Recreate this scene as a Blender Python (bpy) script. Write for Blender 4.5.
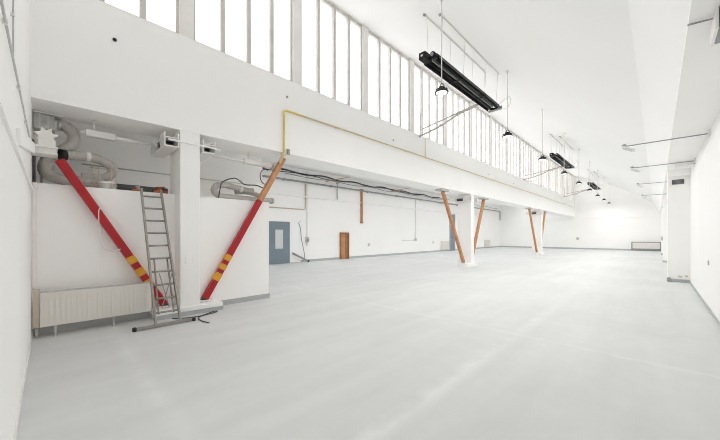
import bpy, bmesh, math, random
from mathutils import Vector, Matrix
random.seed(4)
SC = bpy.context.scene
C = SC.collection
for o in list(bpy.data.objects):
    bpy.data.objects.remove(o)

# ------------------------------------------------------------------ camera, world, exposure
EXPOSURE = 0.95
LAMP_WATTS = 22.5         # each black disc pendant
WORLD_STRENGTH = 2.0
EYE = 1.40
YAW = math.atan(296.5 / 303.5)          # camera looks between +Y (length of hall) and -X (clerestory side)
cd = bpy.data.cameras.new('camera')
cam = bpy.data.objects.new('camera', cd)
C.objects.link(cam)
cam.location = (0, 0, EYE)
cam.rotation_euler = (math.pi / 2, 0, YAW)
cd.sensor_width = 36.0
cd.lens = 36.0 * 303.5 / 720.0
cd.shift_y = 15.0 / 720.0
cd.clip_start = 0.02
SC.camera = cam

w = bpy.data.worlds.new('overcast_sky')
SC.world = w
w.use_nodes = True
bg = w.node_tree.nodes['Background']
bg.inputs['Color'].default_value = (1.0, 0.993, 0.99, 1)
bg.inputs['Strength'].default_value = WORLD_STRENGTH

SC.view_settings.view_transform = 'Standard'
SC.view_settings.look = 'None'
SC.view_settings.exposure = EXPOSURE
SC.view_settings.gamma = 1.0
SC.view_settings.use_curve_mapping = False
SC.cycles.max_bounces = 32
SC.cycles.diffuse_bounces = 30
SC.cycles.glossy_bounces = 4
SC.cycles.transparent_max_bounces = 12
SC.cycles.sample_clamp_indirect = 8.0
SC.cycles.filter_width = 1.0

def portal(name, loc, rot, sx, sy):
    d = bpy.data.lights.new(name, 'AREA')
    d.shape = 'RECTANGLE'; d.size = sx; d.size_y = sy
    d.cycles.is_portal = True
    o = bpy.data.objects.new(name, d); C.objects.link(o)
    o.location = loc; o.rotation_euler = rot
    return o
# daylight enters through the long clerestory band
portal('clerestory_daylight', (-6.2, 18.2, 6.08), (math.pi / 2, 0, -math.pi / 2), 36.6, 2.5)

# and through an unseen rooflight strip added to brighten the side aisle
portal('added_aisle_daylight', (-9.6, 20.3, 4.95), (0, 0, 0), 1.8, 31.4)

# ------------------------------------------------------------------ dimensions of the hall
Y0, Y1 = -0.17, 36.7        # end walls
XL, XR = -13.1, 0.70        # long aisle wall, right wall
XF = -5.86                  # front face of the clerestory beam
XB = -6.63                  # its back face
ZB, ZS, ZT = 3.21, 4.85, 7.30   # beam underside, window sill, window head
ZA = 4.80                   # aisle ceiling
XS, ZR = 0.228, 3.32        # soffit edge over the right wall
XP = -6.18                  # low partition front
ZP = 2.13                   # low partition top
BAY, POST = 2.29, 0.23

# ------------------------------------------------------------------ materials
def new_mat(name):
    m = bpy.data.materials.new(name); m.use_nodes = True
    nt = m.node_tree
    return m, nt, nt.nodes['Principled BSDF']

def paint(name, col, rough=0.6, var=0.04, scale=3.0, bump=0.0, bscale=60.0, metallic=0.0, spec=0.5):
    m, nt, b = new_mat(name)
    b.inputs['Roughness'].default_value = rough
    b.inputs['Metallic'].default_value = metallic
    b.inputs['Specular IOR Level'].default_value = spec
    tc = nt.nodes.new('ShaderNodeTexCoord')
    n = nt.nodes.new('ShaderNodeTexNoise')
    n.inputs['Scale'].default_value = scale; n.inputs['Detail'].default_value = 5
    nt.links.new(tc.outputs['Object'], n.inputs['Vector'])
    r = nt.nodes.new('ShaderNodeValToRGB')
    r.color_ramp.elements[0].position = 0.3
    r.color_ramp.elements[1].position = 0.7
    r.color_ramp.elements[0].color = tuple(max(0, c * (1 - var)) for c in col) + (1,)
    r.color_ramp.elements[1].color = tuple(min(1, c * (1 + var * 0.5)) for c in col) + (1,)
    nt.links.new(n.outputs['Fac'], r.inputs['Fac'])
    nt.links.new(r.outputs['Color'], b.inputs['Base Color'])
    if bump > 0:
        n2 = nt.nodes.new('ShaderNodeTexNoise')
        n2.inputs['Scale'].default_value = bscale; n2.inputs['Detail'].default_value = 3
        nt.links.new(tc.outputs['Object'], n2.inputs['Vector'])
        bp = nt.nodes.new('ShaderNodeBump')
        bp.inputs['Strength'].default_value = bump; bp.inputs['Distance'].default_value = 0.01
        nt.links.new(n2.outputs['Fac'], bp.inputs['Height'])
        nt.links.new(bp.outputs['Normal'], b.inputs['Normal'])
    return m

M = {}
M['wall'] = paint('white_wall_paint', (0.93, 0.925, 0.915), 0.7, 0.015, 0.8, 0.08, 25)
M['ceil'] = paint('white_ceiling_paint', (0.93, 0.925, 0.92), 0.75, 0.012, 0.5, 0.06, 12)
M['trimw'] = paint('white_trim_paint', (0.84, 0.825, 0.80), 0.55, 0.05, 4)
M['steelw'] = paint('white_painted_steel', (0.80, 0.79, 0.77), 0.45, 0.06, 6)
M['rad'] = paint('cream_radiator_enamel', (0.80, 0.77, 0.72), 0.4, 0.03, 3)
M['beige'] = paint('beige_pipe_cover', (0.62, 0.53, 0.44), 0.6, 0.08, 6)
M['mull'] = paint('window_frame_grey_paint', (0.62, 0.60, 0.57), 0.6, 0.12, 5)
M['base'] = paint('grey_baseboard_paint', (0.46, 0.48, 0.48), 0.5, 0.06, 4)
M['red'] = paint('red_gloss_paint', (0.42, 0.005, 0.011), 0.42, 0.10, 5)
M['yellow'] = paint('yellow_warning_paint', (0.72, 0.34, 0.02), 0.45, 0.08, 8)
M['rust'] = paint('orange_brown_primer', (0.54, 0.27, 0.13), 0.7, 0.18, 6, 0.1, 40)
M['rustd'] = paint('dark_brown_wood', (0.38, 0.17, 0.07), 0.6, 0.2, 5)
M['alu'] = paint('worn_aluminium', (0.36, 0.34, 0.31), 0.42, 0.15, 10, metallic=0.7)
M['black'] = paint('black_plastic', (0.018, 0.018, 0.018), 0.45, 0.1, 8)
M['blackm'] = paint('black_heater_enamel', (0.010, 0.010, 0.010), 0.5, 0.2, 3, spec=0.25)
M['dgrey'] = paint('dark_grey_rubber_and_shade', (0.07, 0.07, 0.075), 0.6, 0.2, 8)
M['grey'] = paint('mid_grey_paint', (0.33, 0.335, 0.34), 0.5, 0.08, 5)
M['lgrey'] = paint('light_grey_paint', (0.56, 0.56, 0.55), 0.5, 0.06, 5)
M['blue'] = paint('blue_grey_door_paint', (0.20, 0.255, 0.295), 0.45, 0.05, 3)
M['duct'] = paint('grey_duct_wrap', (0.50, 0.48, 0.45), 0.5, 0.2, 9, 0.2, 50)
M['galv'] = paint('galvanised_sheet', (0.50, 0.50, 0.48), 0.4, 0.25, 14, metallic=0.4)
M['gas'] = paint('yellow_gas_pipe_paint', (0.70, 0.55, 0.13), 0.45, 0.08, 8)
M['gasw'] = paint('faded_yellow_pipe_paint', (0.66, 0.56, 0.33), 0.5, 0.08, 8)
M['strut'] = paint('greyish_pipe_paint', (0.50, 0.46, 0.42), 0.5, 0.08, 6)
M['tan'] = paint('tan_conduit', (0.60, 0.48, 0.36), 0.6, 0.1, 8)
M['copper'] = paint('copper_valve', (0.45, 0.14, 0.06), 0.45, 0.3, 12, metallic=0.3)
M['added_grey'] = paint('added_ground_and_roof_grey', (0.22, 0.22, 0.215), 0.85, 0.15, 2)
M['frost'] = paint('frosted_lens', (0.72, 0.73, 0.73), 0.25, 0.02, 3)
m, nt, b = new_mat('glowing_lamp_lens'); M['lamplens'] = m
b.inputs['Base Color'].default_value = (0.8, 0.8, 0.8, 1)
b.inputs['Emission Color'].default_value = (1, 0.985, 0.965, 1); b.inputs['Emission Strength'].default_value = 1.0
M['doorglass'] = paint('pale_door_glass', (0.66, 0.69, 0.70), 0.2, 0.06, 5)

# painted concrete floor: roller marks, worn strips
m, nt, b = new_mat('grey_floor_paint'); M['floor'] = m
tc = nt.nodes.new('ShaderNodeTexCoord')
def noise(scale, detail=5, vec=None, rough=0.55):
    n = nt.nodes.new('ShaderNodeTexNoise'); n.inputs['Scale'].default_value = scale
    n.inputs['Detail'].default_value = detail; n.inputs['Roughness'].default_value = rough
    nt.links.new(vec or tc.outputs['Object'], n.inputs['Vector']); return n.outputs['Fac']
def math_n(op, a, bb, clamp=False):
    n = nt.nodes.new('ShaderNodeMath'); n.operation = op; n.use_clamp = clamp
    for i, v in enumerate((a, bb)):
        if isinstance(v, (int, float)): n.inputs[i].default_value = v
        else: nt.links.new(v, n.inputs[i])
    return n.outputs[0]
mp = nt.nodes.new('ShaderNodeMapping'); mp.inputs['Scale'].default_value = (3.0, 0.35, 1)
nt.links.new(tc.outputs['Object'], mp.inputs['Vector'])
streak = noise(1.0, 4, mp.outputs['Vector'])
patch = noise(0.35, 6)
fine = noise(4.0, 6)
sep = nt.nodes.new('ShaderNodeSeparateXYZ'); nt.links.new(tc.outputs['Object'], sep.inputs[0])
def strip(axis, centre, width, wob):
    dist = math_n('ABSOLUTE', math_n('ADD', math_n('SUBTRACT', sep.outputs[axis], centre), math_n('MULTIPLY', math_n('SUBTRACT', fine, 0.5), wob)), 0)
    return math_n('SUBTRACT', 1.0, math_n('DIVIDE', dist, width), True)
f = math_n('ADD', math_n('MULTIPLY', streak, 0.35), math_n('MULTIPLY', patch, 0.5))
f = math_n('ADD', f, math_n('MULTIPLY', fine, 0.15))
near = math_n('SUBTRACT', 1.0, math_n('DIVIDE', sep.outputs['Y'], 8.0), True)
sA = math_n('MULTIPLY', math_n('MULTIPLY', strip('X', -1.40, 0.13, 0.18), near), math_n('MULTIPLY', fine, 0.55))
sB = math_n('MULTIPLY', math_n('MULTIPLY', strip('Y', 0.66, 0.12, 0.06), fine), 0.24)
sC = math_n('MULTIPLY', math_n('MULTIPLY', strip('Y', 4.6, 0.06, 0.25), fine), 0.22)
f = math_n('ADD', f, math_n('ADD', sA, math_n('ADD', sB, sC)))
rp = nt.nodes.new('ShaderNodeValToRGB')
rp.color_ramp.elements[0].position = 0.33; rp.color_ramp.elements[0].color = (0.572, 0.585, 0.586, 1)
rp.color_ramp.elements[1].position = 0.78; rp.color_ramp.elements[1].color = (0.754, 0.767, 0.768, 1)
nt.links.new(f, rp.inputs['Fac']); nt.links.new(rp.outputs['Color'], b.inputs['Base Color'])
rr = nt.nodes.new('ShaderNodeMapRange'); rr.inputs['To Min'].default_value = 0.48; rr.inputs['To Max'].default_value = 0.62; b.inputs['Specular IOR Level'].default_value = 0.35
nt.links.new(patch, rr.inputs['Value']); nt.links.new(rr.outputs[0], b.inputs['Roughness'])
bp = nt.nodes.new('ShaderNodeBump'); bp.inputs['Strength'].default_value = 0.06; bp.inputs['Distance'].default_value = 0.02
nt.links.new(fine, bp.inputs['Height']); nt.links.new(bp.outputs['Normal'], b.inputs['Normal'])

# clerestory glass: bright milky pane that lets the overcast sky through
m = bpy.data.materials.new('milky_window_glass'); m.use_nodes = True; M['glass'] = m
nt = m.node_tree; nt.nodes.clear()
out = nt.nodes.new('ShaderNodeOutputMaterial')
tr = nt.nodes.new('ShaderNodeBsdfTransparent'); tr.inputs['Color'].default_value = (0.955, 0.96, 0.96, 1)
tl = nt.nodes.new('ShaderNodeBsdfTranslucent'); tl.inputs['Color'].default_value = (0.94, 0.94, 0.94, 1)
gl = nt.nodes.new('ShaderNodeBsdfGlossy'); gl.inputs['Roughness'].default_value = 0.15
mx = nt.nodes.new('ShaderNodeMixShader'); mx.inputs[0].default_value = 0.18
mx2 = nt.nodes.new('ShaderNodeMixShader'); mx2.inputs[0].default_value = 0.05
nt.links.new(tr.outputs[0], mx.inputs[1]); nt.links.new(tl.outputs[0], mx.inputs[2])
nt.links.new(mx.outputs[0], mx2.inputs[1]); nt.links.new(gl.outputs[0], mx2.inputs[2])
nt.links.new(mx2.outputs[0], out.inputs['Surface'])

# ------------------------------------------------------------------ mesh helpers
class MB:
    def __init__(self):
        self.bm = bmesh.new()
    def box(self, x0, x1, y0, y1, z0, z1):
        vs = [self.bm.verts.new((x, y, z)) for x in (x0, x1) for y in (y0, y1) for z in (z0, z1)]
        for q in ((0, 1, 3, 2), (4, 6, 7, 5), (0, 4, 5, 1), (2, 3, 7, 6), (0, 2, 6, 4), (1, 5, 7, 3)):
            self.bm.faces.new([vs[i] for i in q])
        return self
    def bevel(self, r, seg=2):
        bmesh.ops.recalc_face_normals(self.bm, faces=self.bm.faces[:])
        bmesh.ops.bevel(self.bm, geom=self.bm.edges[:], offset=r, segments=seg, affect='EDGES', profile=0.5)
        return self
    def obox(self, mat, sx, sy, sz):
        """box centred on a matrix frame"""
        vs = [self.bm.verts.new(mat @ Vector((x, y, z))) for x in (-sx / 2, sx / 2) for y in (-sy / 2, sy / 2) for z in (-sz / 2, sz / 2)]
        for q in ((0, 1, 3, 2), (4, 6, 7, 5), (0, 4, 5, 1), (2, 3, 7, 6), (0, 2, 6, 4), (1, 5, 7, 3)):
            self.bm.faces.new([vs[i] for i in q])
        return self
    def beam(self, a, b, wx, wy, up=(1, 0, 0)):
        """rectangular bar from a to b; wx measured along up-ish, wy across"""
        a, b = Vector(a), Vector(b)
        z = (b - a).normalized(); u = Vector(up)
        x = (u - z * u.dot(z)).normalized(); y = z.cross(x)
        mt = Matrix((x, y, z)).transposed().to_4x4(); mt.translation = (a + b) / 2
        return self.obox(mt, wx, wy, (b - a).length)
    def tube(self, pts, r, n=10, caps=True):
        pts = [Vector(p) for p in pts]
        rs = r if isinstance(r, (list, tuple)) else [r] * len(pts)
        rings = []; prev = None
        for i, p in enumerate(pts):
            t = (pts[min(i + 1, len(pts) - 1)] - pts[max(i - 1, 0)]).normalized()
            if prev is None:
                a = Vector((0, 0, 1)) if abs(t.z) < 0.9 else Vector((1, 0, 0))
                x = (a - t * a.dot(t)).normalized()
            else:
                x = (prev - t * prev.dot(t)).normalized()
            prev = x; y = t.cross(x)
            rings.append([self.bm.verts.new(p + (x * math.cos(2 * math.pi * k / n) + y * math.sin(2 * math.pi * k / n)) * rs[i]) for k in range(n)])
        for A, B in zip(rings, rings[1:]):
            for k in range(n):
                f_ = self.bm.faces.new((A[k], A[(k + 1) % n], B[(k + 1) % n], B[k])); f_.smooth = True
        if caps:
            self.bm.faces.new(rings[0][::-1]); self.bm.faces.new(rings[-1])
        return self
    def lathe(self, prof, n=20, at=(0, 0, 0)):
        at = Vector(at); rings = []
        for r, z in prof:
            if r < 1e-5:
                rings.append([self.bm.verts.new(at + Vector((0, 0, z)))])
            else:
                rings.append([self.bm.verts.new(at + Vector((r * math.cos(2 * math.pi * k / n), r * math.sin(2 * math.pi * k / n), z))) for k in range(n)])
        for A, B in zip(rings, rings[1:]):
            for k in range(n):
                a = A[k % len(A)]; a2 = A[(k + 1) % len(A)]; c = B[k % len(B)]; c2 = B[(k + 1) % len(B)]
                vs = [v for i, v in enumerate((a, a2, c2, c)) if v not in (a, a2, c2, c)[:i]]
                if len(vs) > 2:
                    self.bm.faces.new(vs)
        return self
    def prism_y(self, prof, y0, y1):
        """closed XZ polygon extruded along Y"""
        A = [self.bm.verts.new((x, y0, z)) for x, z in prof]; B = [self.bm.verts.new((x, y1, z)) for x, z in prof]
        n = len(prof)
        for k in range(n):
            self.bm.faces.new((A[k], A[(k + 1) % n], B[(k + 1) % n], B[k]))
        self.bm.faces.new(A[::-1]); self.bm.faces.new(B)
        return self
    def build(self, name, mat, parent=None, loc=None, keep=False):
        bmesh.ops.recalc_face_normals(self.bm, faces=self.bm.faces[:])
        me = bpy.data.meshes.new(name); self.bm.to_mesh(me); self.bm.free()
        me.materials.append(M[mat] if isinstance(mat, str) else mat)
        o = bpy.data.objects.new(name, me); C.objects.link(o)
        if loc is not None: o.location = loc
        if parent is not None: o.parent = parent
        return o

def tag(o, label=None, cat=None, group=None, kind=None):
    if label: o['label'] = label
    if cat: o['category'] = cat
    if group: o['group'] = group
    if kind: o['kind'] = kind
    return o
def thing(name, label, cat, loc=(0, 0, 0), rz=0, group=None):
    o = bpy.data.objects.new(name, None); C.objects.link(o)
    o.empty_display_size = 0.2
    o.location = loc; o.rotation_euler = (0, 0, rz)
    return tag(o, label, cat, group)
def struct(o):
    o['kind'] = 'structure'; return o
def copy_tree(o, parent=None, label=None):
    c = o.copy(); C.objects.link(c); c.parent = parent
    if label: c['label'] = label
    for ch in [k for k in bpy.data.objects if k.parent == o]:
        copy_tree(ch, c)
    return c
def nest(t, part, *subs):
    """move the named children of a thing under one of its parts"""
    kids = [k for k in bpy.data.objects if k.parent == t]
    p = next(k for k in kids if k.name.split('.')[0] == part)
    for k in kids:
        if k.name.split('.')[0] in subs: k.parent = p
def smooth(pts, per=8, closed=False):
    P = [Vector(p) for p in pts]; out = []
    for i in range(len(P) - 1):
        p0 = P[max(i - 1, 0)]; p1 = P[i]; p2 = P[i + 1]; p3 = P[min(i + 2, len(P) - 1)]
        for k in range(per):
            t = k / per
            out.append(0.5 * ((2 * p1) + (p2 - p0) * t + (2 * p0 - 5 * p1 + 4 * p2 - p3) * t * t + (3 * p1 - p0 - 3 * p2 + p3) * t ** 3))
    out.append(P[-1]); return out
def lerp(a, b, t): return tuple(p + (q - p) * t for p, q in zip(a, b))

# ------------------------------------------------------------------ the setting
struct(MB().box(XL - .2, XR + .2, Y0 - .2, Y1 + .2, -.2, 0).build('floor', 'floor'))
struct(MB().box(XL - .2, XR + .2, Y0 - .2, Y0, 0, 7.7).build('wall_near', 'wall'))
struct(MB().box(XL - .2, XR + .2, Y1, Y1 + .2, 0, 7.7).build('wall_back', 'wall'))
struct(MB().box(XL - .2, XL, Y0, Y1, 0, ZA).build('wall_left', 'wall'))
struct(MB().box(XR, XR + .2, Y0, Y1, 0, ZR + .1).build('wall_right', 'wall'))
# curved sawtooth shell of the hall ceiling
def circ(a, b, c):
    ax, ay = a; bx, by = b; cx, cy = c
    d = 2 * (ax * (by - cy) + bx * (cy - ay) + cx * (ay - by))
    ux = ((ax * ax + ay * ay) * (by - cy) + (bx * bx + by * by) * (cy - ay) + (cx * cx + cy * cy) * (ay - by)) / d
    uy = ((ax * ax + ay * ay) * (cx - bx) + (bx * bx + by * by) * (ax - cx) + (cx * cx + cy * cy) * (bx - ax)) / d
    return ux, uy, math.hypot(ax - ux, ay - uy)
FX, FZ = -0.245, 4.24      # crease where the shell meets the steep gutter flank
UX, UY, UR = circ((XF, ZT), (-3.0, 6.03), (FX, FZ))
def zc(x): return UY + math.sqrt(UR * UR - (x - UX) ** 2)
xs = [-6.25, -6.0] + [XF + (FX - XF) * k / 26 for k in range(27)]
low = [(x, zc(x)) for x in xs] + [(XS + 0.012, ZR + 0.0)]
prof = low + [(XS + .25, ZR + .12)] + [(x + .1, z + .18) for x, z in reversed(low[:-1])]
ce = MB().prism_y(prof, Y0 - .05, Y1 + .05)
for f_ in ce.bm.faces: f_.smooth = True
ce = struct(ce.build('ceiling', 'ceil'))
ce.data.set_sharp_from_angle(angle=math.radians(9))
# gutter beam over the right wall: flat soffit with a thin lip on its edge
sb_ = struct(MB().box(XS, XR + .2, Y0, Y1, ZR, ZR + .75).build('trim_1', 'wall'))
MB().box(XS - .022, XS + .012, Y0, Y1, ZR - .012, ZR + .05).build('lip', 'wall', sb_)
# aisle ceiling beyond the beam
ca = struct(MB().box(XL - .2, -10.5, Y0, Y1, ZA, ZA + .06).box(-8.7, XB, Y0, Y1, ZA, ZA + .06).box(-10.5, -8.7, Y0, 4.6, ZA, ZA + .06).box(-10.5, -8.7, 36.0, Y1, ZA, ZA + .06).build('ceiling_aisle', 'ceil'))
for k in range(14):  # unseen rooflight panes and bars, added to light the aisle
    ya = 4.6 + 31.4 / 14 * k
    MB().box(-10.5, -8.7, ya + .03, ya + 31.4 / 14 - .03, ZA + .04, ZA + .048).build('added_rooflight_pane', 'glass', ca)
    MB().box(-10.5, -8.7, ya - .03, ya + .03, ZA, ZA + .06).build('added_rooflight_bar', 'mull', ca)
struct(MB().box(-40, XB + .45, Y0 - 3, Y1 + 3, -.6, -.5).build('added_dark_ground', 'added_grey'))  # unseen dark ground, added to cut light rising onto the hall ceiling
rf = struct(MB().box(XL - .3, -10.5, Y0, Y1, ZA + .06, ZA + .09).box(-8.7, XB, Y0, Y1, ZA + .06, ZA + .09).build('added_aisle_roof_skin', 'added_grey'))  # unseen dark roof skin, added to throw less light up through the windows
# clerestory beam, header, window posts
wc = struct(MB().box(XB, XF, Y0, Y1, ZB, ZS).build('wall_clerestory', 'wall'))
MB().box(-6.14, -5.9, Y0, Y1, ZT, ZT + .28).build('header', 'trimw', wc)
posts = [1.57 + BAY * k for k in range(16)]
first = None
for p in posts:
    if first is None:
        first = MB().box(-6.10, XF - .025, 0, POST, ZS, ZT).build('window_post', 'trimw', wc, (0, p, 0))
    else:
        c = first.copy(); C.objects.link(c); c.location = (0, p, 0); c.parent = wc
MB().box(-6.10, XF - .01, posts[-1] + POST, Y1, ZS, ZT).build('end_panel', 'wall', wc)
starts = [1.57 - BAY + POST] + [p + POST for p in posts[:-1]]
proto = None
PW = (BAY - POST) / 4
def window(k, y):
    y_lo = 0.0
    cut = max(0.0, Y0 - y)
    wdw = struct(MB().box(-6.0, -5.93, cut, BAY - POST, ZS, ZS + .05).box(-6.0, -5.93, cut, BAY - POST, ZT - .05, ZT).build('window_%d' % k, 'mull', None, (0, y, 0)))
    for j in range(4):
        if (j + 1) * PW <= cut + .05: continue
        a = max(cut, j * PW)
        MB().box(-5.966, -5.96, a, (j + 1) * PW, ZS + .02, ZT - .02).build('pane', 'glass', wdw)
        if j and j * PW > cut:
            MB().box(-6.0, -5.905, j * PW - .042, j * PW + .042, ZS, ZT).build('mullion', 'mull', wdw)
    for yy in ((cut, cut + .04), (BAY - POST - .04, BAY - POST)):
        MB().box(-6.0, -5.93, yy[0], yy[1], ZS, ZT).build('jamb', 'mull', wdw)
    return wdw
window(1, starts[0])
w2 = window(2, starts[1])
for k, y in enumerate(starts[2:]):
    c = w2.copy(); C.objects.link(c); c.name = 'window_%d' % (k + 3); c.location = (0, y, 0)
    for ch in [q for q in bpy.data.objects if q.parent == w2]:
        d = ch.copy(); C.objects.link(d); d.parent = c
# low partition with the service shelf behind, and the wall behind it
pw = struct(MB().box(-7.3, XP, Y0, 3.42, 0, ZP).build('wall_partition', 'wall'))
struct(MB().box(-7.6, -7.3, Y0, 3.85, 0, ZA).build('wall_recess', 'wall'))
# baseboards
struct(MB().box(XP, XP + .012, Y0, 1.2, 0, .10).box(XP, XP + .012, 2.3, 3.432, 0, .10).box(-7.3, XP, 3.42, 3.432, 0, .10).build('baseboard_partition', 'base'))
struct(MB().box(XL, XL + .015, 3.9, Y1, 0, .12).build('baseboard_left', 'base'))
struct(MB().box(XL, XR, Y1 - .015, Y1, 0, .14).build('baseboard_back', 'base'))
struct(MB().box(XR - .012, XR, Y0, 13.0, 0, .06).build('baseboard_right', 'base'))
struct(MB().box(XP, -2.5, Y0, Y0 + .01, 0, .05).build('baseboard_near', 'trimw'))
# ledges on the long walls
struct(MB().box(XL, XL + .09, 3.9, Y1, 3.36, 3.42).build('trim_2', 'wall'))
struct(MB().box(XL, XS, Y1 - .07, Y1, 3.00, 3.09).build('trim_3', 'wall'))
struct(MB().box(-7.2, -1.0, Y1 - .04, Y1, 2.29, 2.33).build('trim_4', 'wall'))
# ledge, conduits and stepped edge on the near end wall
struct(MB().box(XP, -1.2, Y0, Y0 + .018, 1.99, 2.04).build('trim_5', 'wall'))
struct(MB().box(XP + .0, XP + .045, Y0, Y0 + .05, .66, ZP).bevel(.012).build('trim_6', 'trimw'))

# ------------------------------------------------------------------ columns and braces
def column(y, label, base='wall'):
    t = thing('concrete_column', label, 'column', (0, y, 0), group='white columns under the clerestory beam')
    MB().box(-6.47, XF, 0, .32, .1, ZB).bevel(.012).build('shaft', 'wall', t)
    MB().box(-6.17, XF + .03, -.38, .71, .07, .15).bevel(.01).build('plinth', 'wall', t)
    MB().box(-6.17, XF + .035, -.385, .715, 0, .07).build('plinth_base', base, t)
    for s, ya in ((-1, -.24), (1, .36)):
        yb = ya + .20
        st = MB()
        st.box(-6.80, XF + .04, ya, yb + .016, 2.885, 2.905)             # lower flange
        st.box(-6.80, XF + .03, ya + .02, yb, 3.03, 3.048)               # upper plate
        st.box(-6.80, XF + .04, yb, yb + .016, 2.905, 3.12)              # plate on the column side
        st.box(-6.12, XF + .04, ya, ya + .016, 2.905, 3.12).box(-6.80, -6.48, ya, ya + .016, 2.905, 3.04)
        st.box(-6.45, -6.43, ya + .016, yb, 2.905, 3.03)
        st.build('corbel_stub', 'steelw', t)
        MB().box(-6.42, -6.05, ya + .05, yb - .01, 2.91, 3.02).build('stub_shade', 'dgrey', t)  # dark block painted in for the shade inside the open stub
    return t
col1 = column(1.57, 'near white square column behind the aluminium ladder', 'base')
MB().box(XF, XF + .012, .08, .16, .90, 1.02).bevel(.004).box(XF, XF + .010, .19, .245, .90, 1.02).build('blank_socket_plate', 'wall', col1)
column(13.0, 'middle white column between two orange brown braces')
column(24.45, 'farthest white column with thin orange brown braces')

def brace(ya, za, yb, zb, label, red_to=None, stripes=(), cat='brace', group='slanting steel braces', plate=True):
    """a = top, b = foot, in the plane of the columns"""
    X = -6.09
    t = thing('steel_brace', label, cat, (X, yb, 0), group=group)
    A = (0, ya - yb, za); B = (0, 0, zb)
    def bar(p, q, w):
        m = MB(); m.beam(p, q, w, w)
        return m
    if red_to is None:
        bar(A, B, .115).bevel(.01).build('bar', 'rust', t)
    else:
        K = lerp(A, B, red_to)
        bar(K, B, .11).bevel(.012).build('bar', 'red', t)
        if red_to > 0:
            o = bar(A, K, .108).bevel(.01).build('bare_top', 'rust', t)
            o['label'] = 'unpainted orange brown upper length'
    for s0, s1 in stripes:
        bar(lerp(A, B, s0), lerp(A, B, s1), .114).build('warning_stripe', 'yellow', t)
    d = (Vector(A) - Vector(B)).normalized()
    # foot shoe and bearing plate
    MB().box(-.085, .085, -.12, .12, zb - .045, zb - .02).build('foot_plate', 'steelw', t)
    bar(Vector(B) - d * .05, Vector(B) + d * .01, .10).build('foot_shoe', 'dgrey', t)
    if plate:
        MB().box(-.16, .13, A[1] - .30, A[1] + .30, ZB - .07, ZB - .005).bevel(.008).build('bearing_plate', 'lgrey', t)
    nest(t, 'bar', 'warning_stripe')
    return t
brace(.10, 2.47, 1.385, .205, 'long red brace with yellow stripes left of the ladder', 0, ((.625, .672), (.712, .762), (.80, .85)), group='red striped braces', plate=False)
brace(3.73, 3.15, 2.05, .205, 'red brace with yellow stripes and bare brown top right of the near column', .345, ((.73, .765), (.79, .822), (.845, .89)), group='red striped braces', plate=False)
brace(10.95, 3.13, 12.76, .205, 'orange brown brace leaning towards the near side of the middle column')
brace(14.95, 3.13, 13.56, .205, 'orange brown brace half hidden behind the middle column')
brace(22.45, 3.13, 24.2, .205, 'orange brown brace on the near side of the farthest column')
brace(26.4, 3.13, 25.0, .205, 'thin orange brown brace half hidden behind the farthest column')
# end bracket that carries the red brace at the near wall
t = thing('wall_bracket', 'white steel beam stub over the top of the left red brace', 'bracket', (-5.93, Y0, 2.46))
MB().box(-.14, .12, 0, .25, .02, .045).box(-.14, .12, 0, .25, .105, .13).box(-.14, .09, 0, .24, .045, .105).bevel(.004).build('beam_stub', 'steelw', t)
MB().beam((.10, .03, .07), (2.6, .012, -.34), .022, .12, (0, 1, 0)).build('wall_plate', 'wall', t)
# tie rods behind the column
for y_, ln, sl, lab in ((Y0 + .5, 1.0, (.06, .42), 'white painted tie rod with thick sleeve left of the near column'), (2.19, 1.45, (.72, 1.36), 'white painted tie rod with thick sleeve right of the near column')):
    t = thing('tie_rod', lab, 'tie rod', (-6.33, y_, 2.985), group='tie rods under the beam')
    MB().tube([(0, 0, 0), (0, ln, 0)], .03, 10).build('rod', 'steelw', t)
    MB().box(-.06, .06, sl[0], sl[1], -.05, .05).bevel(.01).build('sleeve', 'steelw', t)
    MB().box(-.05, .05, ln - .02, ln, -.07, .07).build('end_plate', 'steelw', t)
    MB().tube([(0, sl[0] + .1, .04), (0, sl[0] + .1, ZB - 2.985)], .01, 6).build('hanger', 'steelw', t)
t = MB().tube(smooth([(XF + .05, 1.38, 3.0), (XF + .07, 1.7, 2.985), (XF + .07, 2.0, 2.99), (XF + .05, 2.22, 2.97)], 5), .017, 8).build('white_cable', 'wall')
tag(t, 'short white cable crossing the front of the near column at its head', 'cable')

# ------------------------------------------------------------------ things on the near end wall
t = thing('wall_conduit', 'thin grey conduit along the near end wall at head height', 'conduit', (-4.0, Y0 + .012, 2.50))
MB().tube([(-1.9, 0, 0), (2.2, 0, 0)], .006, 8).build('pipe', 'lgrey', t)
for x in (-1.4, -.4, .6, 1.6):
    MB().box(x - .01, x + .01, -.012, .008, -.012, .012).build('clip', 'steelw', t)
t = thing('riser_conduit', 'thin vertical conduit on the near end wall above the bracket', 'conduit', (-2.88, Y0 + .012, 2.52))
MB().tube([(0, 0, 0), (0, 0, 3.2)], .004, 8).build('pipe', 'lgrey', t)
for z in (.25, .85, 1.6):
    MB().box(-.01, .01, -.012, .006, z, z + .015).build('clip', 'steelw', t)

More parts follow.
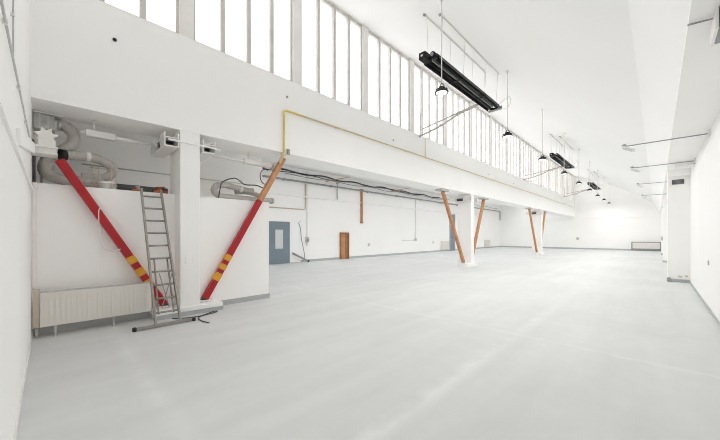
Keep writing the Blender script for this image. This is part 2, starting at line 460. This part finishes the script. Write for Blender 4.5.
# ------------------------------------------------------------------ ducts and clutter on the partition shelf
def ribbed(path, r, rib=.008, step=.035):
    pts = smooth(path, 14)
    acc = [0]
    for a, b_ in zip(pts, pts[1:]): acc.append(acc[-1] + (b_ - a).length)
    n = max(8, int(acc[-1] / step * 2)); P = []; R = []; j = 0
    for i in range(n + 1):
        s = acc[-1] * i / n
        while j < len(acc) - 2 and acc[j + 1] < s: j += 1
        k = (s - acc[j]) / max(1e-6, acc[j + 1] - acc[j])
        P.append(pts[j].lerp(pts[j + 1], min(1, k))); R.append(r + (rib if i % 2 else 0))
    return MB().tube(P, R, 14)
DX = -6.50
t = thing('flexible_duct', 'grey ribbed duct coiled on the shelf behind the left red brace', 'duct', (DX, .3, ZP))
def d3(x, y, z): return (x - DX, y - .3, z - ZP)
ribbed([d3(DX + .14, .17, 2.60), d3(DX + .1, .40, 2.63), d3(DX, .58, 2.62), d3(DX - .02, .72, 2.54), d3(DX - .02, .73, 2.42), d3(DX, .60, 2.33), d3(DX, .35, 2.32)], .065, .006).build('upper_run', 'duct', t)
ribbed([d3(DX + .06, .62, 2.235), d3(DX + .06, .35, 2.235), d3(DX + .06, .12, 2.24), d3(DX + .04, -.03, 2.32), d3(DX + .04, -.035, 2.46), d3(DX, .06, 2.62), d3(DX, .17, 2.72), d3(DX, .26, 2.83), d3(DX, .26, 2.97), d3(DX, .17, 3.07), d3(DX, .085, 3.08)], .075, .007).build('lower_run', 'duct', t)
e = MB().tube([d3(DX + .165, .11, 2.595), d3(DX + .14, .17, 2.60)], .082, 16).build('open_end', 'black', t); e['label'] = 'black open duct mouth'
MB().tube([d3(DX + .10, .39, 2.63), d3(DX + .085, .44, 2.632)], .078, 16).build('clamp', 'steelw', t)
MB().tube([d3(DX, .14, 3.075), d3(DX, .09, 3.08)], .088, 16).build('clamp', 'galv', t)
t = thing('air_box', 'galvanised metal air box under the beam beside the near end wall', 'duct box', (DX - .03, Y0 + .12, 2.95))
MB().box(-.12, .12, -.11, .11, .0, .22).bevel(.008).build('housing', 'galv', t)
MB().box(-.135, .135, -.115, .19, .225, .245).build('cover_flange', 'steelw', t)
for y in (-.06, .03): MB().box(.12, .135, y, y + .02, .0, .22).build('seam', 'lgrey', t)
MB().box(-.08, -.05, -.05, -.02, -.82, 0).build('support_leg', 'lgrey', t)
t = thing('corner_shade', 'dark panel standing in for shade in the corner behind the coiled duct', 'shade_panel', (-6.72, Y0, ZP))  # added dark panel, puts the corner's shade into colour
MB().box(-.42, .42, 0, .012, .02, .62).build('cover', 'dgrey', t)  # dark face of the added shade panel
MB().box(-.45, .45, 0, .02, .62, .66).box(-.45, -.42, 0, .02, .0, .62).build('shade_edging', 'lgrey', t)  # edging of the added shade panel
# star handwheel
t = thing('valve_handwheel', 'white paint spattered star handwheel above the wall bracket', 'valve', (-5.93, -.03, 2.59))
pts = []
for k in range(14):
    r = .12 if k % 2 == 0 else .07
    a = 2 * math.pi * k / 14 + .2
    pts.append((r * math.cos(a), r * math.sin(a)))
m_ = MB()
A = [m_.bm.verts.new((.02, y, .16 + z)) for y, z in pts]; B = [m_.bm.verts.new((-.02, y, .16 + z)) for y, z in pts]
for k in range(14): m_.bm.faces.new((A[k], A[(k + 1) % 14], B[(k + 1) % 14], B[k]))
m_.bm.faces.new(A); m_.bm.faces.new(B[::-1]); m_.build('star_wheel', 'trimw', t)
MB().tube([(-.01, 0, 0), (-.01, 0, .15)], .03, 10).build('stem', 'trimw', t)
MB().box(-.06, .04, -.08, .09, .0, .10).bevel(.012).build('valve_body', 'trimw', t)
# wire rack with a white tub
t = thing('wire_rack', 'small wire rack of thin rods beside the coiled duct', 'rack', (-6.27, .56, ZP))
for y in (-.10, -.02, .13, .19):
    MB().tube([(.05 if y > -.05 else .02, y, 0), (.05 if y > -.05 else .02, y, .33)], .006, 6).build('rod', 'tan', t)
for z in (.06, .31):
    MB().tube([(.03, -.12, z), (.05, .21, z)], .006, 6).build('crossbar', 'tan', t)
t = thing('plastic_tub', 'low white tub standing on the partition top by the duct', 'tub', (-6.30, .64, ZP))
MB().lathe([(0, .0), (.085, 0), (.095, .09), (.105, .095), (.105, .11), (.088, .11), (.08, .02), (0, .02)], 20).build('bowl', 'lgrey', t)
MB().lathe([(.09, .09), (.115, .09), (.115, .113), (.09, .113)], 20).build('rim', 'trimw', t)
t = thing('dark_pipe_offcut', 'dark pipe lying on the partition top left of the near column', 'pipe', (-6.36, 1.1, ZP))
MB().tube([(0, -.33, .06), (-.02, .40, .06)], .058, 12).build('pipe', 'dgrey', t)
MB().tube([(0, -.08, .06), (0, -.02, .06)], .068, 12).build('collar', 'grey', t)
MB().tube([(-.01, .22, .06), (-.015, .30, .06)], .068, 12).build('collar', 'copper', t)
t = thing('copper_valve', 'reddish copper valve lying on the partition top beside the column', 'valve', (-6.24, 1.37, ZP))
MB().tube([(0, -.10, .03), (0, .10, .03)], .026, 10).build('body', 'copper', t)
MB().tube([(0, 0, .03), (0, 0, .10)], .016, 8).build('stem', 'copper', t)
MB().tube([(0, -.06, .10), (0, .06, .115)], .012, 8).build('lever', 'copper', t)
t = thing('copper_valve', 'reddish valve lying on the dark pipe above the ladder top', 'valve', (-6.235, 1.02, ZP))
MB().tube([(0, -.06, .022), (0, .06, .022)], .020, 10).build('body', 'copper', t)
MB().tube([(0, 0, .02), (0, 0, .07)], .012, 8).build('stem', 'copper', t)
# right hand duct coil
t = thing('flexible_duct', 'grey ribbed duct bent in a loop beside the brown topped brace', 'duct', (DX, 2.9, ZP))
def d4(y, z, x=DX): return (x - DX, y - 2.9, z - ZP)
ribbed([d4(3.64, 2.205), d4(3.2, 2.20), d4(2.72, 2.20), d4(2.47, 2.215), d4(2.36, 2.31), d4(2.42, 2.42), d4(2.60, 2.45), d4(2.82, 2.42), d4(3.02, 2.39), d4(3.2, 2.39)], .058, .008, .045).build('hose', 'duct', t)
ribbed([d4(2.86, 2.345, DX - .14), d4(3.1, 2.37, DX - .14), d4(3.32, 2.34, DX - .12), d4(3.5, 2.27, DX - .10)], .05, .007, .045).build('hose_tail', 'duct', t)
MB().tube([d4(2.90, 2.405), d4(2.95, 2.40)], .072, 14).build('clamp', 'steelw', t)
MB().tube([d4(3.64, 2.205), d4(3.70, 2.205)], .07, 14).build('end_collar', 'duct', t)
t = tag(MB().tube(smooth([(-6.25, 2.36, 2.142), (-6.32, 2.42, 2.35), (-6.38, 2.5, 2.50), (-6.38, 2.75, 2.60), (-6.36, 2.95, 2.49), (-6.34, 3.2, 2.50), (-6.32, 3.4, 2.46), (-6.32, 3.55, 2.60), (-6.30, 3.62, 2.74)], 8), .012, 8).build('black_cable', 'dgrey'), 'black cable curling over the right duct loop', 'cable')
m_ = MB(); ring = [(-6.35, 3.43 + .13 * math.cos(a), 2.72 + .17 * math.sin(a)) for a in [math.radians(60 + 10 * k) for k in range(22)]]
m_.tube(ring, .010, 8)
tag(m_.build('cable_ring', 'dgrey'), 'thin dark cable ring hanging left of the brown brace top', 'cable')
t = tag(MB().tube([(-7.285, .4, 2.66), (-7.285, 3.7, 2.66)], .012, 8).build('recess_conduit', 'lgrey'), 'thin grey conduit along the shaded wall of the recess', 'conduit')

# ------------------------------------------------------------------ radiator and ladder
def radiator(label, loc, rz, length, height, mat='rad', feet=True, cover=False, group='panel radiators', ribs=True):
    """front faces local +X, length along local +Y"""
    t = thing('panel_radiator', label, 'radiator', loc, rz, group)
    z0 = .15
    MB().box(-.04, .03, 0, length, z0, z0 + height).bevel(.008).build('panel', mat, t)
    if ribs:
        n = int((length - .06) / .054)
        m_ = MB()
        for k in range(n):
            y = .03 + (length - .06) * (k + .5) / n
            m_.box(.03, .043, y - .014, y + .014, z0 + .03, z0 + height - .03)
        m_.build('front_ribs', mat, t)
    MB().box(-.075, .036, 0, length, z0 + height, z0 + height + .008).build('top_grille', 'lgrey', t)
    if feet:
        for y in (length * .12, length * .62):
            MB().box(-.012, .012, y - .012, y + .012, 0, z0 + .01).box(-.04, .04, y - .02, y + .02, 0, .008).build('foot', 'lgrey', t)
    nest(t, 'panel', 'front_ribs', 'top_grille')
    return t
r_ = radiator('long cream ribbed radiator under the left red brace', (-5.965, -.09, 0), 0, 1.26, .465)
MB().box(-.10, .0, -.065, -.005, .15, .66).build('side_cover', 'beige', r_)
MB().tube([(-.05, -.03, .15), (-.05, -.03, .02)], .016, 8).build('pipe', 'lgrey', r_)

t = thing('ladder', 'aluminium ladder leaning on the partition beside the near column', 'ladder', (-5.46, 1.3, 0))
LB = Vector((.055, 0, .035)); LT = Vector((-.655, -.08, 2.17))
def stile(off_b, off_t, w=.06):
    return Vector((LB.x, off_b, LB.z)), Vector((LT.x, off_t, LT.z))
SLb, SLt = stile(-.175, -.235); SRb, SRt = stile(.155, .045)
MB().beam(SLb, SLt, .065, .028).bevel(.005).build('stile', 'alu', t)
MB().beam(SRb, SRt, .065, .028).bevel(.005).build('stile', 'alu', t)
for k in range(10):
    f_ = (.18 + .212 * k) / 2.22
    MB().tube([SLb.lerp(SLt, f_), SRb.lerp(SRt, f_)], .015, 8).build('rung', 'alu', t)
# short inner section
IA0, IA1 = Vector((-.03, -.11, .16)), Vector((-.30, -.115, 1.02)); IB0, IB1 = Vector((-.03, .10, .16)), Vector((-.30, .065, 1.02))
for a, b_ in ((IA0, IA1), (IB0, IB1)):
    MB().beam(a - Vector((.06, 0, 0)), b_ - Vector((.06, 0, 0)), .04, .016).build('inner_stile', 'alu', t)
MB().beam((-.10, -.10, .80), (-.16, .05, .24), .012, .012).build('brace_strut', 'grey', t)
MB().beam((-.10, .08, .80), (-.16, -.05, .24), .012, .012).build('brace_strut', 'grey', t)
MB().beam((.06, -.43, .03), (.05, .33, .03), .045, .045).bevel(.005).build('stabiliser_bar', 'alu', t)
for y in (-.44, .345):
    MB().box(.025, .088, y - .025, y + .025, 0, .058).bevel(.01).build('rubber_foot', 'black', t)
nest(t, 'stabiliser_bar', 'rubber_foot')
t = tag(MB().tube(smooth([(-5.74, 1.42, .015), (-5.62, 1.62, .012), (-5.60, 1.85, .012), (-5.68, 2.1, .012), (-5.76, 2.12, .012), (-5.68, 1.95, .012), (-5.52, 1.76, .012), (-5.3, 1.72, .012), (-5.08, 1.76, .012)], 6), .009, 8).build('floor_cable', 'dgrey'), 'thin dark cable looped on the floor by the ladder foot', 'cable')
tag(MB().tube(smooth([(-6.02, .55, 1.83), (-6.0, .52, 1.76), (-6.0, .525, 1.51), (-6.0, .55, 1.29), (-6.0, .60, 1.18), (-6.0, .69, 1.15), (-6.01, .78, 1.18)], 6), .006, 8).build('hanging_cable', 'steelw'), 'thin pale cable drooping from the left red brace', 'cable')

# ------------------------------------------------------------------ beam face: gas pipe, holes
t = thing('gas_pipe', 'long yellow gas pipe running along the clerestory beam', 'gas pipe', (XF, 3.59, 3.0))
MB().tube(smooth([(.03, 0, .16), (.03, 0, .5), (.03, 0, 1.0), (.03, .01, 1.11), (.03, .12, 1.14), (.03, .5, 1.14)], 4), .019, 8).build('riser', 'gas', t)
MB().tube([(.03, .5, 1.14), (.03, 32.9, 1.14)], .017, 8).build('run', 'gasw', t)
MB().tube([(.03, 5.67, 1.14), (.03, 5.67, 1.98)], .012, 6).build('branch', 'gasw', t)
for y in (1.5, 4.5, 7.5, 10.5, 14.5, 18.5, 22.5, 26.5, 30.5):
    MB().box(0, .035, y - .02, y + .02, 1.12, 1.16).build('clip', 'gasw', t)
MB().tube(smooth([(.03, 0, .17), (.0, -.03, .10), (-.08, -.02, .06), (-.14, .0, .02)], 4), .03, 10).build('bend', 'gasw', t)
MB().box(-.02, .05, -.06, .06, .14, .20).bevel(.008).build('union', 'gasw', t)
MB().box(.0, .05, .08, .14, .18, .30).bevel(.006).build('valve', 'grey', t)
for k, (y, z, lab, mt) in enumerate(((.69, 4.35, 'black plug hole high on the beam near the end wall', 'black'), (3.68, 4.46, 'small grey plug on the beam above the yellow pipe bend', 'grey'), (7.47, 4.35, 'small grey plug on the beam under the windows left of the first lamp', 'grey'), (14.9, 4.35, 'small grey plug on the beam beyond the middle column', 'grey'), (18.6, 4.35, 'tiny grey plug on the beam before the farthest column', 'grey'))):
    t = thing('wall_plug', lab, 'plug', (XF, y, z))
    m_ = MB(); m_.tube([(0, 0, 0), (.012, 0, 0)], .026, 12); m_.build('disc', mt, t)
    m_ = MB(); m_.tube([(.012, 0, 0), (.022, .01, -.005)], .015, 8); m_.build('stub', mt, t)

# ------------------------------------------------------------------ pendant lamps
def pendant(loc, label):
    t = thing('pendant_lamp', label, 'lamp', loc, group='black disc lamps in a row')
    top = zc(loc[0]) - loc[2]
    MB().tube([(0, 0, .17), (0, 0, top + .01)], .011, 8).build('rod', 'steelw', t)
    MB().lathe([(0, top - .05), (.04, top - .05), (.05, top + .02), (0, top + .02)], 14).build('ceiling_rose', 'steelw', t)
    MB().tube([(-.05, 0, .06), (-.055, 0, .11), (0, 0, .17), (.055, 0, .11), (.05, 0, .06)], .009, 6).build('yoke', 'black', t)
    MB().lathe([(0, .10), (.05, .10), (.062, .085), (.066, .03), (.115, .022), (.13, .0), (.132, -.018), (.12, -.024), (.105, -.016), (0, -.016)], 28).build('housing', 'black', t)
    m_ = MB()
    for k in range(14):
        a = 2 * math.pi * k / 14
        mt = Matrix.Rotation(a, 4, 'Z') @ Matrix.Translation((.085, 0, .037))
        m_.obox(mt, .055, .008, .036)
    m_.build('cooling_fins', 'black', t)
    MB().lathe([(0, -.022), (.105, -.022), (.105, -.015), (0, -.015)], 28).build('lens', 'lamplens', t)
    ld = bpy.data.lights.new('pendant_light', 'AREA'); ld.shape = 'DISK'; ld.size = .2
    ld.energy = LAMP_WATTS; ld.color = (1.0, 0.985, 0.965)
    lo = bpy.data.objects.new('pendant_light', ld); C.objects.link(lo); lo.parent = t; lo.location = (0, 0, -.026)
    nest(t, 'housing', 'cooling_fins', 'lens'); nest(t, 'rod', 'ceiling_rose')
    return t
plab = ['nearest black disc pendant lamp, hanging in front of the first heater',
        'second black disc pendant lamp, just past the far end of the first heater',
        'third black disc pendant lamp, hanging left of the second heater',
        'fourth black disc pendant lamp, below the far end of the second heater',
        'fifth black disc pendant lamp, hanging left of the third heater',
        'sixth black disc pendant lamp, just below the third heater',
        'third from last of the black disc pendant lamps',
        'last but one of the black disc pendant lamps',
        'farthest black disc pendant lamp, closest to the back wall']
p0 = pendant((-3.0, 5.35, 4.19), plab[0])
for k in range(1, 9):
    c = copy_tree(p0, None, plab[k]); c.location = (-3.0, 5.35 + 3.66 * k, 4.19)

# ------------------------------------------------------------------ radiant tube heaters
HX, HZ = -3.58, 5.31
def heater(y, label):
    t = thing('tube_heater', label, 'heater', (HX, y, HZ), group='black radiant heaters')
    L = 3.85
    # inverted trough reflector
    th = .012
    o_ = [(-.20, -.05), (-.15, .07), (.15, .07), (.20, -.05)]
    i_ = [(.20 - th * 1.4, -.05), (.15 - th, .07 - th), (-.15 + th, .07 - th), (-.20 + th * 1.4, -.05)]
    MB().prism_y(o_ + i_, .22, L).build('reflector', 'blackm', t)
    for x in (-.09, .09):
        MB().tube([(x, .2, -.005), (x, L - .06, -.005)], .036, 14).build('radiant_tube', 'blackm', t)
    MB().box(-.008, .008, .25, L - .1, -.03, .058).build('centre_fin', 'grey', t)
    MB().tube(smooth([(-.09, L - .08, -.005), (-.085, L - .0, -.005), (0, L + .06, -.005), (.085, L - .0, -.005), (.09, L - .08, -.005)], 5), .036, 12).build('return_bend', 'blackm', t)
    MB().box(-.18, -.01, -.02, .24, -.05, .10).bevel(.015).build('burner_box', 'blackm', t)
    MB().tube([(.10, .08, .01), (.10, .24, .01)], .065, 16).build('fan_housing', 'blackm', t)
    MB().tube([(.10, .06, .01), (.10, .08, .01)], .035, 16).build('fan_inlet', 'grey', t)
    MB().box(-.12, -.07, -.03, -.02, .0, .04).build('control_label', 'lgrey', t)
    for y_ in (1.4, 2.75):
        MB().box(-.205, .205, y_ - .02, y_ + .02, -.062, -.05).build('strap', 'blackm', t)
    MB().box(-.20, .20, L - .01, L + .12, -.06, -.05).box(-.20, .20, L + .11, L + .12, -.06, .06).build('end_tray', 'grey', t)
    for x, xr in ((-.16, -.20), (.16, .20)):
        zt = zc(HX + xr) - HZ
        MB().beam((xr, .25, zt - .015), (xr, L - .15, zt - .015), .02, .02).build('ceiling_rail', 'steelw', t)
        MB().box(xr - .025, xr + .025, .22, .27, zt - .04, zt).build('rail_end', 'grey', t)
        for y_ in (.35, 1.45, 2.75, L - .25):
            MB().tube([(x, y_, .06), (xr, y_, zt - .02)], .004, 5).build('hanger_wire', 'lgrey', t)
    MB().tube(smooth([(.1, L + .02, .05), (.2, L + .30, .28), (.28, L + .5, .42), (.33, L + .45, .20), (.25, L + .25, -.02), (.1, L + .1, 0)], 6), .008, 6).build('flex_hose', 'lgrey', t)
    nest(t, 'burner_box', 'control_label'); nest(t, 'fan_housing', 'fan_inlet')
    return t
hl = ['first and largest black tube heater hung beside the windows', 'second black tube heater, halfway along the hall ceiling', 'third and smallest black tube heater near the back wall']
h0 = heater(5.72, hl[0])
for k in (1, 2):
    c = copy_tree(h0, None, hl[k]); c.location = (HX, 5.72 + 11.45 * k, HZ)
def supply(y, label):
    t = thing('supply_bracket', label, 'bracket', (XF, y, 4.75), group='white pipe brackets of the heaters')
    MB().tube([(.04, 0, .0), (.04, 0, .82)], .022, 8).build('upright', 'strut', t)
    MB().tube(smooth([(.04, 0, .82), (.03, -.05, .86), (-.02, -.22, .88)], 4), .010, 8).build('hook', 'strut', t)
    MB().tube([(.04, 0, .26), (2.06, 0, .55)], .024, 8).build('arm', 'strut', t)
    MB().tube(smooth([(.04, 0, .05), (.8, 0, .20), (1.4, 0, .40), (2.06, 0, .53)], 6), .032, 8).build('gas_feed', 'strut', t)
    MB().box(.76, .84, -.03, .03, .18, .26).bevel(.008).build('stop_valve', 'lgrey', t)
    return t
s0 = supply(8.91, 'white pipe bracket from the sill to the first heater')
for k, l in ((1, 'white pipe bracket from the sill to the second heater'), (2, 'white pipe bracket from the sill to the third heater')):
    c = copy_tree(s0, None, l); c.location = (XF, 8.91 + 11.45 * k, 4.75)

# ------------------------------------------------------------------ right side: pillars, lamp arms
def pillar(y, label, depth=.5):
    t = thing('wall_pillar', label, 'pillar', (0, y, 0), group='white pillars along the right wall')
    MB().box(XS + .01, XR, 0, depth, .09, ZR).bevel(.012).build('shaft', 'wall', t)
    MB().box(XS - .0, XR, -.012, depth, 0, .09).build('base', 'base', t)
    MB().box(XS + .005, XR, -.20, .0, ZR - .20, ZR).bevel(.01).build('haunch', 'wall', t)
    return t
pl1 = pillar(13.0, 'near white pillar with a dark vent on the right wall')
MB().box(.33, .58, -.012, 0.012, 2.90, 3.04).build('vent', 'dgrey', pl1)
m_ = MB()
for k in range(4): m_.box(.34, .57, -.02, -.012, 2.912 + .032 * k, 2.924 + .032 * k)
m_.build('vent_slats', 'grey', pl1)
nest(pl1, 'vent', 'vent_slats')
MB().box(.23, .31, -.05, -.012, .02, .13).bevel(.008).build('pipe_cap', 'grey', pl1)
MB().box(.46, .54, -.008, .012, .15, .20).box(.60, .66, -.008, .012, .17, .22).build('socket', 'beige', pl1)
pl2 = pillar(22.0, 'distant white pillar near the end of the right wall')
MB().box(.17, .235, .1, .3, 1.12, 1.32).bevel(.01).build('switch_box', 'lgrey', pl2)
pillar(30.5, 'farthest white pillar, mostly hidden on the right wall')
t = thing('cable_tray_box', 'grey wire mesh box under the soffit before the near pillar', 'tray', (.49, 11.62, 3.20))
for k in range(5):
    MB().box(-.14, .21, -.16 + .07 * k, -.15 + .07 * k, 0, .12).build('rib', 'trimw', t)
MB().box(-.14, .21, -.17, .14, -.008, 0).build('tray_bottom', 'trimw', t)
MB().box(.195, .21, -.17, .14, 0, .12).build('tray_side', 'lgrey', t)

def arm_lamp(y, label):
    t = thing('arm_lamp', label, 'lamp', (XR, y, 3.25), group='floodlights on long arms along the right side')
    MB().tube([(-.0, 0, 0), (-1.16, 0, 0)], .011, 8).build('arm', 'grey', t)
    MB().box(-.03, 0, -.05, .05, -.05, .06).bevel(.006).build('wall_plate', 'trimw', t)
    MB().box(-1.22, -1.15, -.035, .035, -.025, .04).bevel(.01).build('joint', 'grey', t)
    R_ = Matrix.Translation((-1.12, -.04, -.07)) @ Matrix.Rotation(math.radians(-18), 4, 'X') @ Matrix.Rotation(math.radians(30), 4, 'Y')
    m_ = MB(); m_.obox(R_, .22, .11, .03); m_.bevel(.008).build('lamp_head', 'trimw', t)
    m_ = MB(); m_.obox(R_ @ Matrix.Translation((0, 0, -.019)), .17, .10, .004); m_.build('lens', 'frost', t)
    nest(t, 'lamp_head', 'lens')
    return t
al = ['nearest floodlight on a long arm from the right soffit', 'second floodlight arm, level with the wire mesh box', 'third floodlight arm on the right, beyond the near pillar', 'farthest and smallest floodlight arm on the right']
a0 = arm_lamp(8.4, al[0])
for y, l in ((11.25, al[1]), (15.0, al[2]), (19.4, al[3])):
    c = copy_tree(a0, None, l); c.location = (XR, y, 3.25)
t = thing('junction_box', 'grey junction box with a short conduit under the near soffit', 'box', (.50, 4.1, ZR))
MB().box(-.12, .19, -.20, .2, -.16, 0).bevel(.01).build('housing', 'grey', t)
MB().box(-.145, -.125, -.18, .18, -.18, 0).build('cover', 'trimw', t)
MB().tube([(-.14, -.05, -.03), (-.30, -.06, -.02)], .008, 6).build('conduit', 'grey', t)
t = thing('wall_socket', 'small grey socket low on the right wall', 'socket', (XR, 8.6, .88))
MB().box(-.015, 0, -.045, .045, -.045, .045).bevel(.005).build('plate', 'lgrey', t)
MB().tube([(-.02, 0, 0), (-.014, 0, 0)], .022, 12).build('insert', 'trimw', t)

# ------------------------------------------------------------------ long aisle wall
d = struct(MB().box(XL, XL + .06, 6.85, 6.95, 0, 2.12).box(XL, XL + .06, 8.90, 9.0, 0, 2.12).box(XL, XL + .06, 6.85, 9.0, 2.06, 2.14).build('door_1', 'wall'))
MB().box(XL, XL + .05, 6.95, 8.36, .02, 2.05).bevel(.006).build('leaf', 'blue', d)
MB().box(XL + .045, XL + .058, 7.55, 7.97, .74, 1.66).build('glass_panel', 'doorglass', d)
MB().box(XL + .05, XL + .064, 7.53, 7.55, .72, 1.68).box(XL + .05, XL + .064, 7.97, 7.99, .72, 1.68).box(XL + .05, XL + .064, 7.53, 7.99, .72, .74).box(XL + .05, XL + .064, 7.53, 7.99, 1.66, 1.68).build('glass_bead', 'blue', d)
MB().box(XL + .05, XL + .10, 7.05, 7.17, 1.0, 1.03).build('handle', 'lgrey', d)
MB().box(XL, XL + .045, 8.37, 8.90, .02, 2.05).bevel(.006).build('side_leaf', 'wall', d)
nest(d, 'leaf', 'glass_panel', 'glass_bead', 'handle')
d = struct(MB().box(XL, XL + .10, 11.72, 11.78, 0, 1.54).box(XL, XL + .10, 12.34, 12.40, 0, 1.54).box(XL, XL + .10, 11.72, 12.40, 1.49, 1.55).build('door_2', 'rustd'))
MB().box(XL, XL + .03, 11.78, 12.34, .02, 1.49).build('leaf', 'rust', d)
MB().box(XL + .03, XL + .05, 12.16, 12.34, .02, 1.49).build('edge_board', 'rustd', d)
MB().box(XL + .03, XL + .07, 11.80, 11.86, .75, .80).build('handle', 'dgrey', d)
d = struct(MB().box(XL, XL + .06, 24.7, 24.78, 0, 3.3).box(XL, XL + .06, 25.62, 25.7, 0, 3.3).box(XL, XL + .06, 24.7, 25.7, 3.2, 3.3).build('door_3', 'lgrey'))
MB().box(XL, XL + .04, 24.78, 25.62, .02, 3.2).build('leaf', 'blue', d)
MB().box(XL + .04, XL + .08, 24.86, 24.94, 1.0, 1.05).build('handle', 'lgrey', d)
t = thing('hanging_post', 'brown wooden post hanging high on the long wall', 'post', (XL, 13.5, 2.12))
MB().box(0, .12, -.065, .065, .04, 2.05).bevel(.01).build('post', 'rust', t)
MB().box(.0, .13, -.08, .08, 0, .10).bevel(.01).build('end_block', 'rustd', t)
MB().box(.0, .16, -.16, .06, 2.03, 2.09).build('top_cleat', 'rustd', t)
t = thing('wall_pipe', 'long dark pipe high on the aisle wall', 'pipe', (XL, 20, 4.13))
MB().tube([(.10, -15.5, 0), (.10, 16.45, 0)], .045, 10).build('run', 'grey', t)
MB().tube(smooth([(.10, 16.45, 0), (.10, 16.55, -.03), (.10, 16.58, -.15), (.10, 16.58, -1.0)], 4), .045, 10).build('drop', 'grey', t)
for y in range(-15, 17, 3): MB().box(0, .16, y - .02, y + .02, -.06, .06).build('clamp', 'grey', t)
def cable(name, pts, r, mat, label):
    return tag(MB().tube(smooth(pts, 6), r, 6).build(name, mat), label, 'cable')
W_ = XL + .12
def sag(y0, y1, z0, z1, n, dz, x=W_):
    out = []
    for k in range(n + 1):
        out.append((x + .03 * math.sin(k * 1.7), y0 + (y1 - y0) * k / n, z0 + (z1 - z0) * k / n - (dz if k % 2 else 0) * random.uniform(.5, 1)))
    return out
cable('cable_bundle', sag(5.5, 22.8, 4.62, 4.52, 14, .14), .04, 'dgrey', 'thick dark cable bundle sagging above the wall pipe')
cable('cable_bundle', sag(5.5, 27, 4.52, 4.50, 12, .10, W_ + .12), .022, 'dgrey', 'thinner dark cable sagging beside the dark cable bundle')
cable('cable_bundle', sag(8.0, 35.5, 4.40, 4.42, 18, .10, W_ + .1), .02, 'grey', 'thin grey cable running the length of the aisle wall')
cable('red_cable', [(W_ + .1, 10.5, 4.30), (W_ + .3, 11.2, 4.5), (W_ + .45, 12.0, 4.72)], .02, 'rust', 'short reddish cable rising to the aisle ceiling near the brown door')
cable('red_cable', [(W_ + .1, 16.2, 4.35), (W_ + .3, 17.0, 4.55), (W_ + .45, 17.9, 4.74)], .02, 'rust', 'short reddish cable rising to the aisle ceiling past the brown post')
t = thing('tan_conduit', 'tan conduit running over the blue door and up the wall', 'conduit', (XL + .03, 7.0, 2.72))
MB().tube([(0, -.6, 0), (0, 2.2, 0), (0, 2.31, .03), (0, 2.31, .15), (0, 2.31, 1.35)], .025, 8).build('pipe', 'tan', t)
for y in (.4, 1.5): MB().box(-.03, .03, y, y + .05, -.03, .03).build('clip', 'tan', t)
t = thing('drop_cable', 'thin vertical cable dropping to a grey switch past the blue door', 'cable', (XL + .02, 9.42, 1.0))
MB().tube([(0, 0, -.15), (0, 0, 3.75)], .014, 6).build('wire', 'lgrey', t)
MB().box(-.02, .08, -.09, .09, .02, .30).bevel(.015).build('switch_box', 'lgrey', t)
MB().box(.08, .12, -.05, .05, .10, .2).build('plug', 'grey', t)
nest(t, 'switch_box', 'plug')
t = thing('pipe_hanger', 'grey strut hanging below the wall pipe left of the brown door', 'hanger', (XL + .06, 11.5, 3.42))
MB().tube([(0, 0, 0), (0, 0, .95)], .035, 8).build('rod', 'lgrey', t)
MB().box(-.05, .08, -.06, .06, .92, .96).build('clamp', 'grey', t)
t = thing('drop_cable', 'thin vertical cable with a small outlet before the middle column', 'cable', (XL + .02, 19.4, 1.05))
MB().tube([(0, 0, 0), (0, 0, 3.0)], .016, 6).build('wire', 'lgrey', t)
MB().box(-.02, .06, -.1, .1, -.1, .1).bevel(.01).build('outlet', 'lgrey', t)
MB().tube([(0, 0, -.05), (0, -1.7, -.05)], .012, 6).build('side_wire', 'lgrey', t)
for y, z, l in ((14.2, .78, 'small pale outlet right of the brown door'), (22.0, .80, 'small pale outlet low on the wall left of the middle column')):
    t = thing('wall_outlet', l, 'socket', (XL, y, z))
    MB().box(0, .04, -.09, .09, -.09, .09).bevel(.01).build('plate', 'lgrey', t)
    MB().tube([(.04, 0, 0), (.05, 0, 0)], .045, 12).build('insert', 'trimw', t)
t = thing('leaning_pipe', 'grey pipe lying slanted on the floor by the blue door', 'pipe', (XL + .3, 8.9, 0))
MB().tube([(-.2, -.42, .50), (.0, .1, .20), (.1, .35, .07)], .05, 10).build('pipe', 'grey', t)
MB().tube([(.08, .31, .09), (.11, .38, .06)], .062, 10).build('collar', 'dgrey', t)
cable('hanging_hose', [(XL + .06, 8.86, 2.02), (XL + .08, 8.98, 1.7), (XL + .1, 9.02, 1.2), (XL + .12, 9.15, .6), (XL + .15, 9.18, .25), (XL + .2, 9.0, .04)], .018, 'grey', 'thin hose hanging down beside the blue door frame')
# small radiators far along the aisle
radiator('small white radiator on the aisle wall left of the middle column', (XL + .08, 23.2, .05), 0, 1.3, .65, 'rad', group='small radiators on the far walls')
radiator('small white radiator in the far corner of the aisle wall', (XL + .08, 32.2, .05), 0, 1.5, .65, 'rad', group='small radiators on the far walls')
# long low radiator on the back wall, framed by grey pipe
t = radiator('long low radiator framed by grey pipe on the back wall', (-1.6, Y1 - .12, .0), -math.pi / 2, 1.86, .58, 'trimw', group='small radiators on the far walls')
MB().box(.0, .06, -.02, .06, .13, .78).box(.0, .06, 1.80, 1.88, .13, .78).box(.0, .06, -.02, 1.88, .73, .79).box(.0, .06, -.02, 1.88, .12, .20).build('pipe_frame', 'grey', t)
t = thing('wall_outlet', 'small grey outlet alone on the back wall', 'socket', (-5.6, Y1, 1.05))
MB().box(-.12, .12, -.05, 0, -.12, .12).bevel(.012).build('plate', 'lgrey', t)
MB().box(-.05, .05, -.06, -.05, -.05, .05).build('insert', 'grey', t)
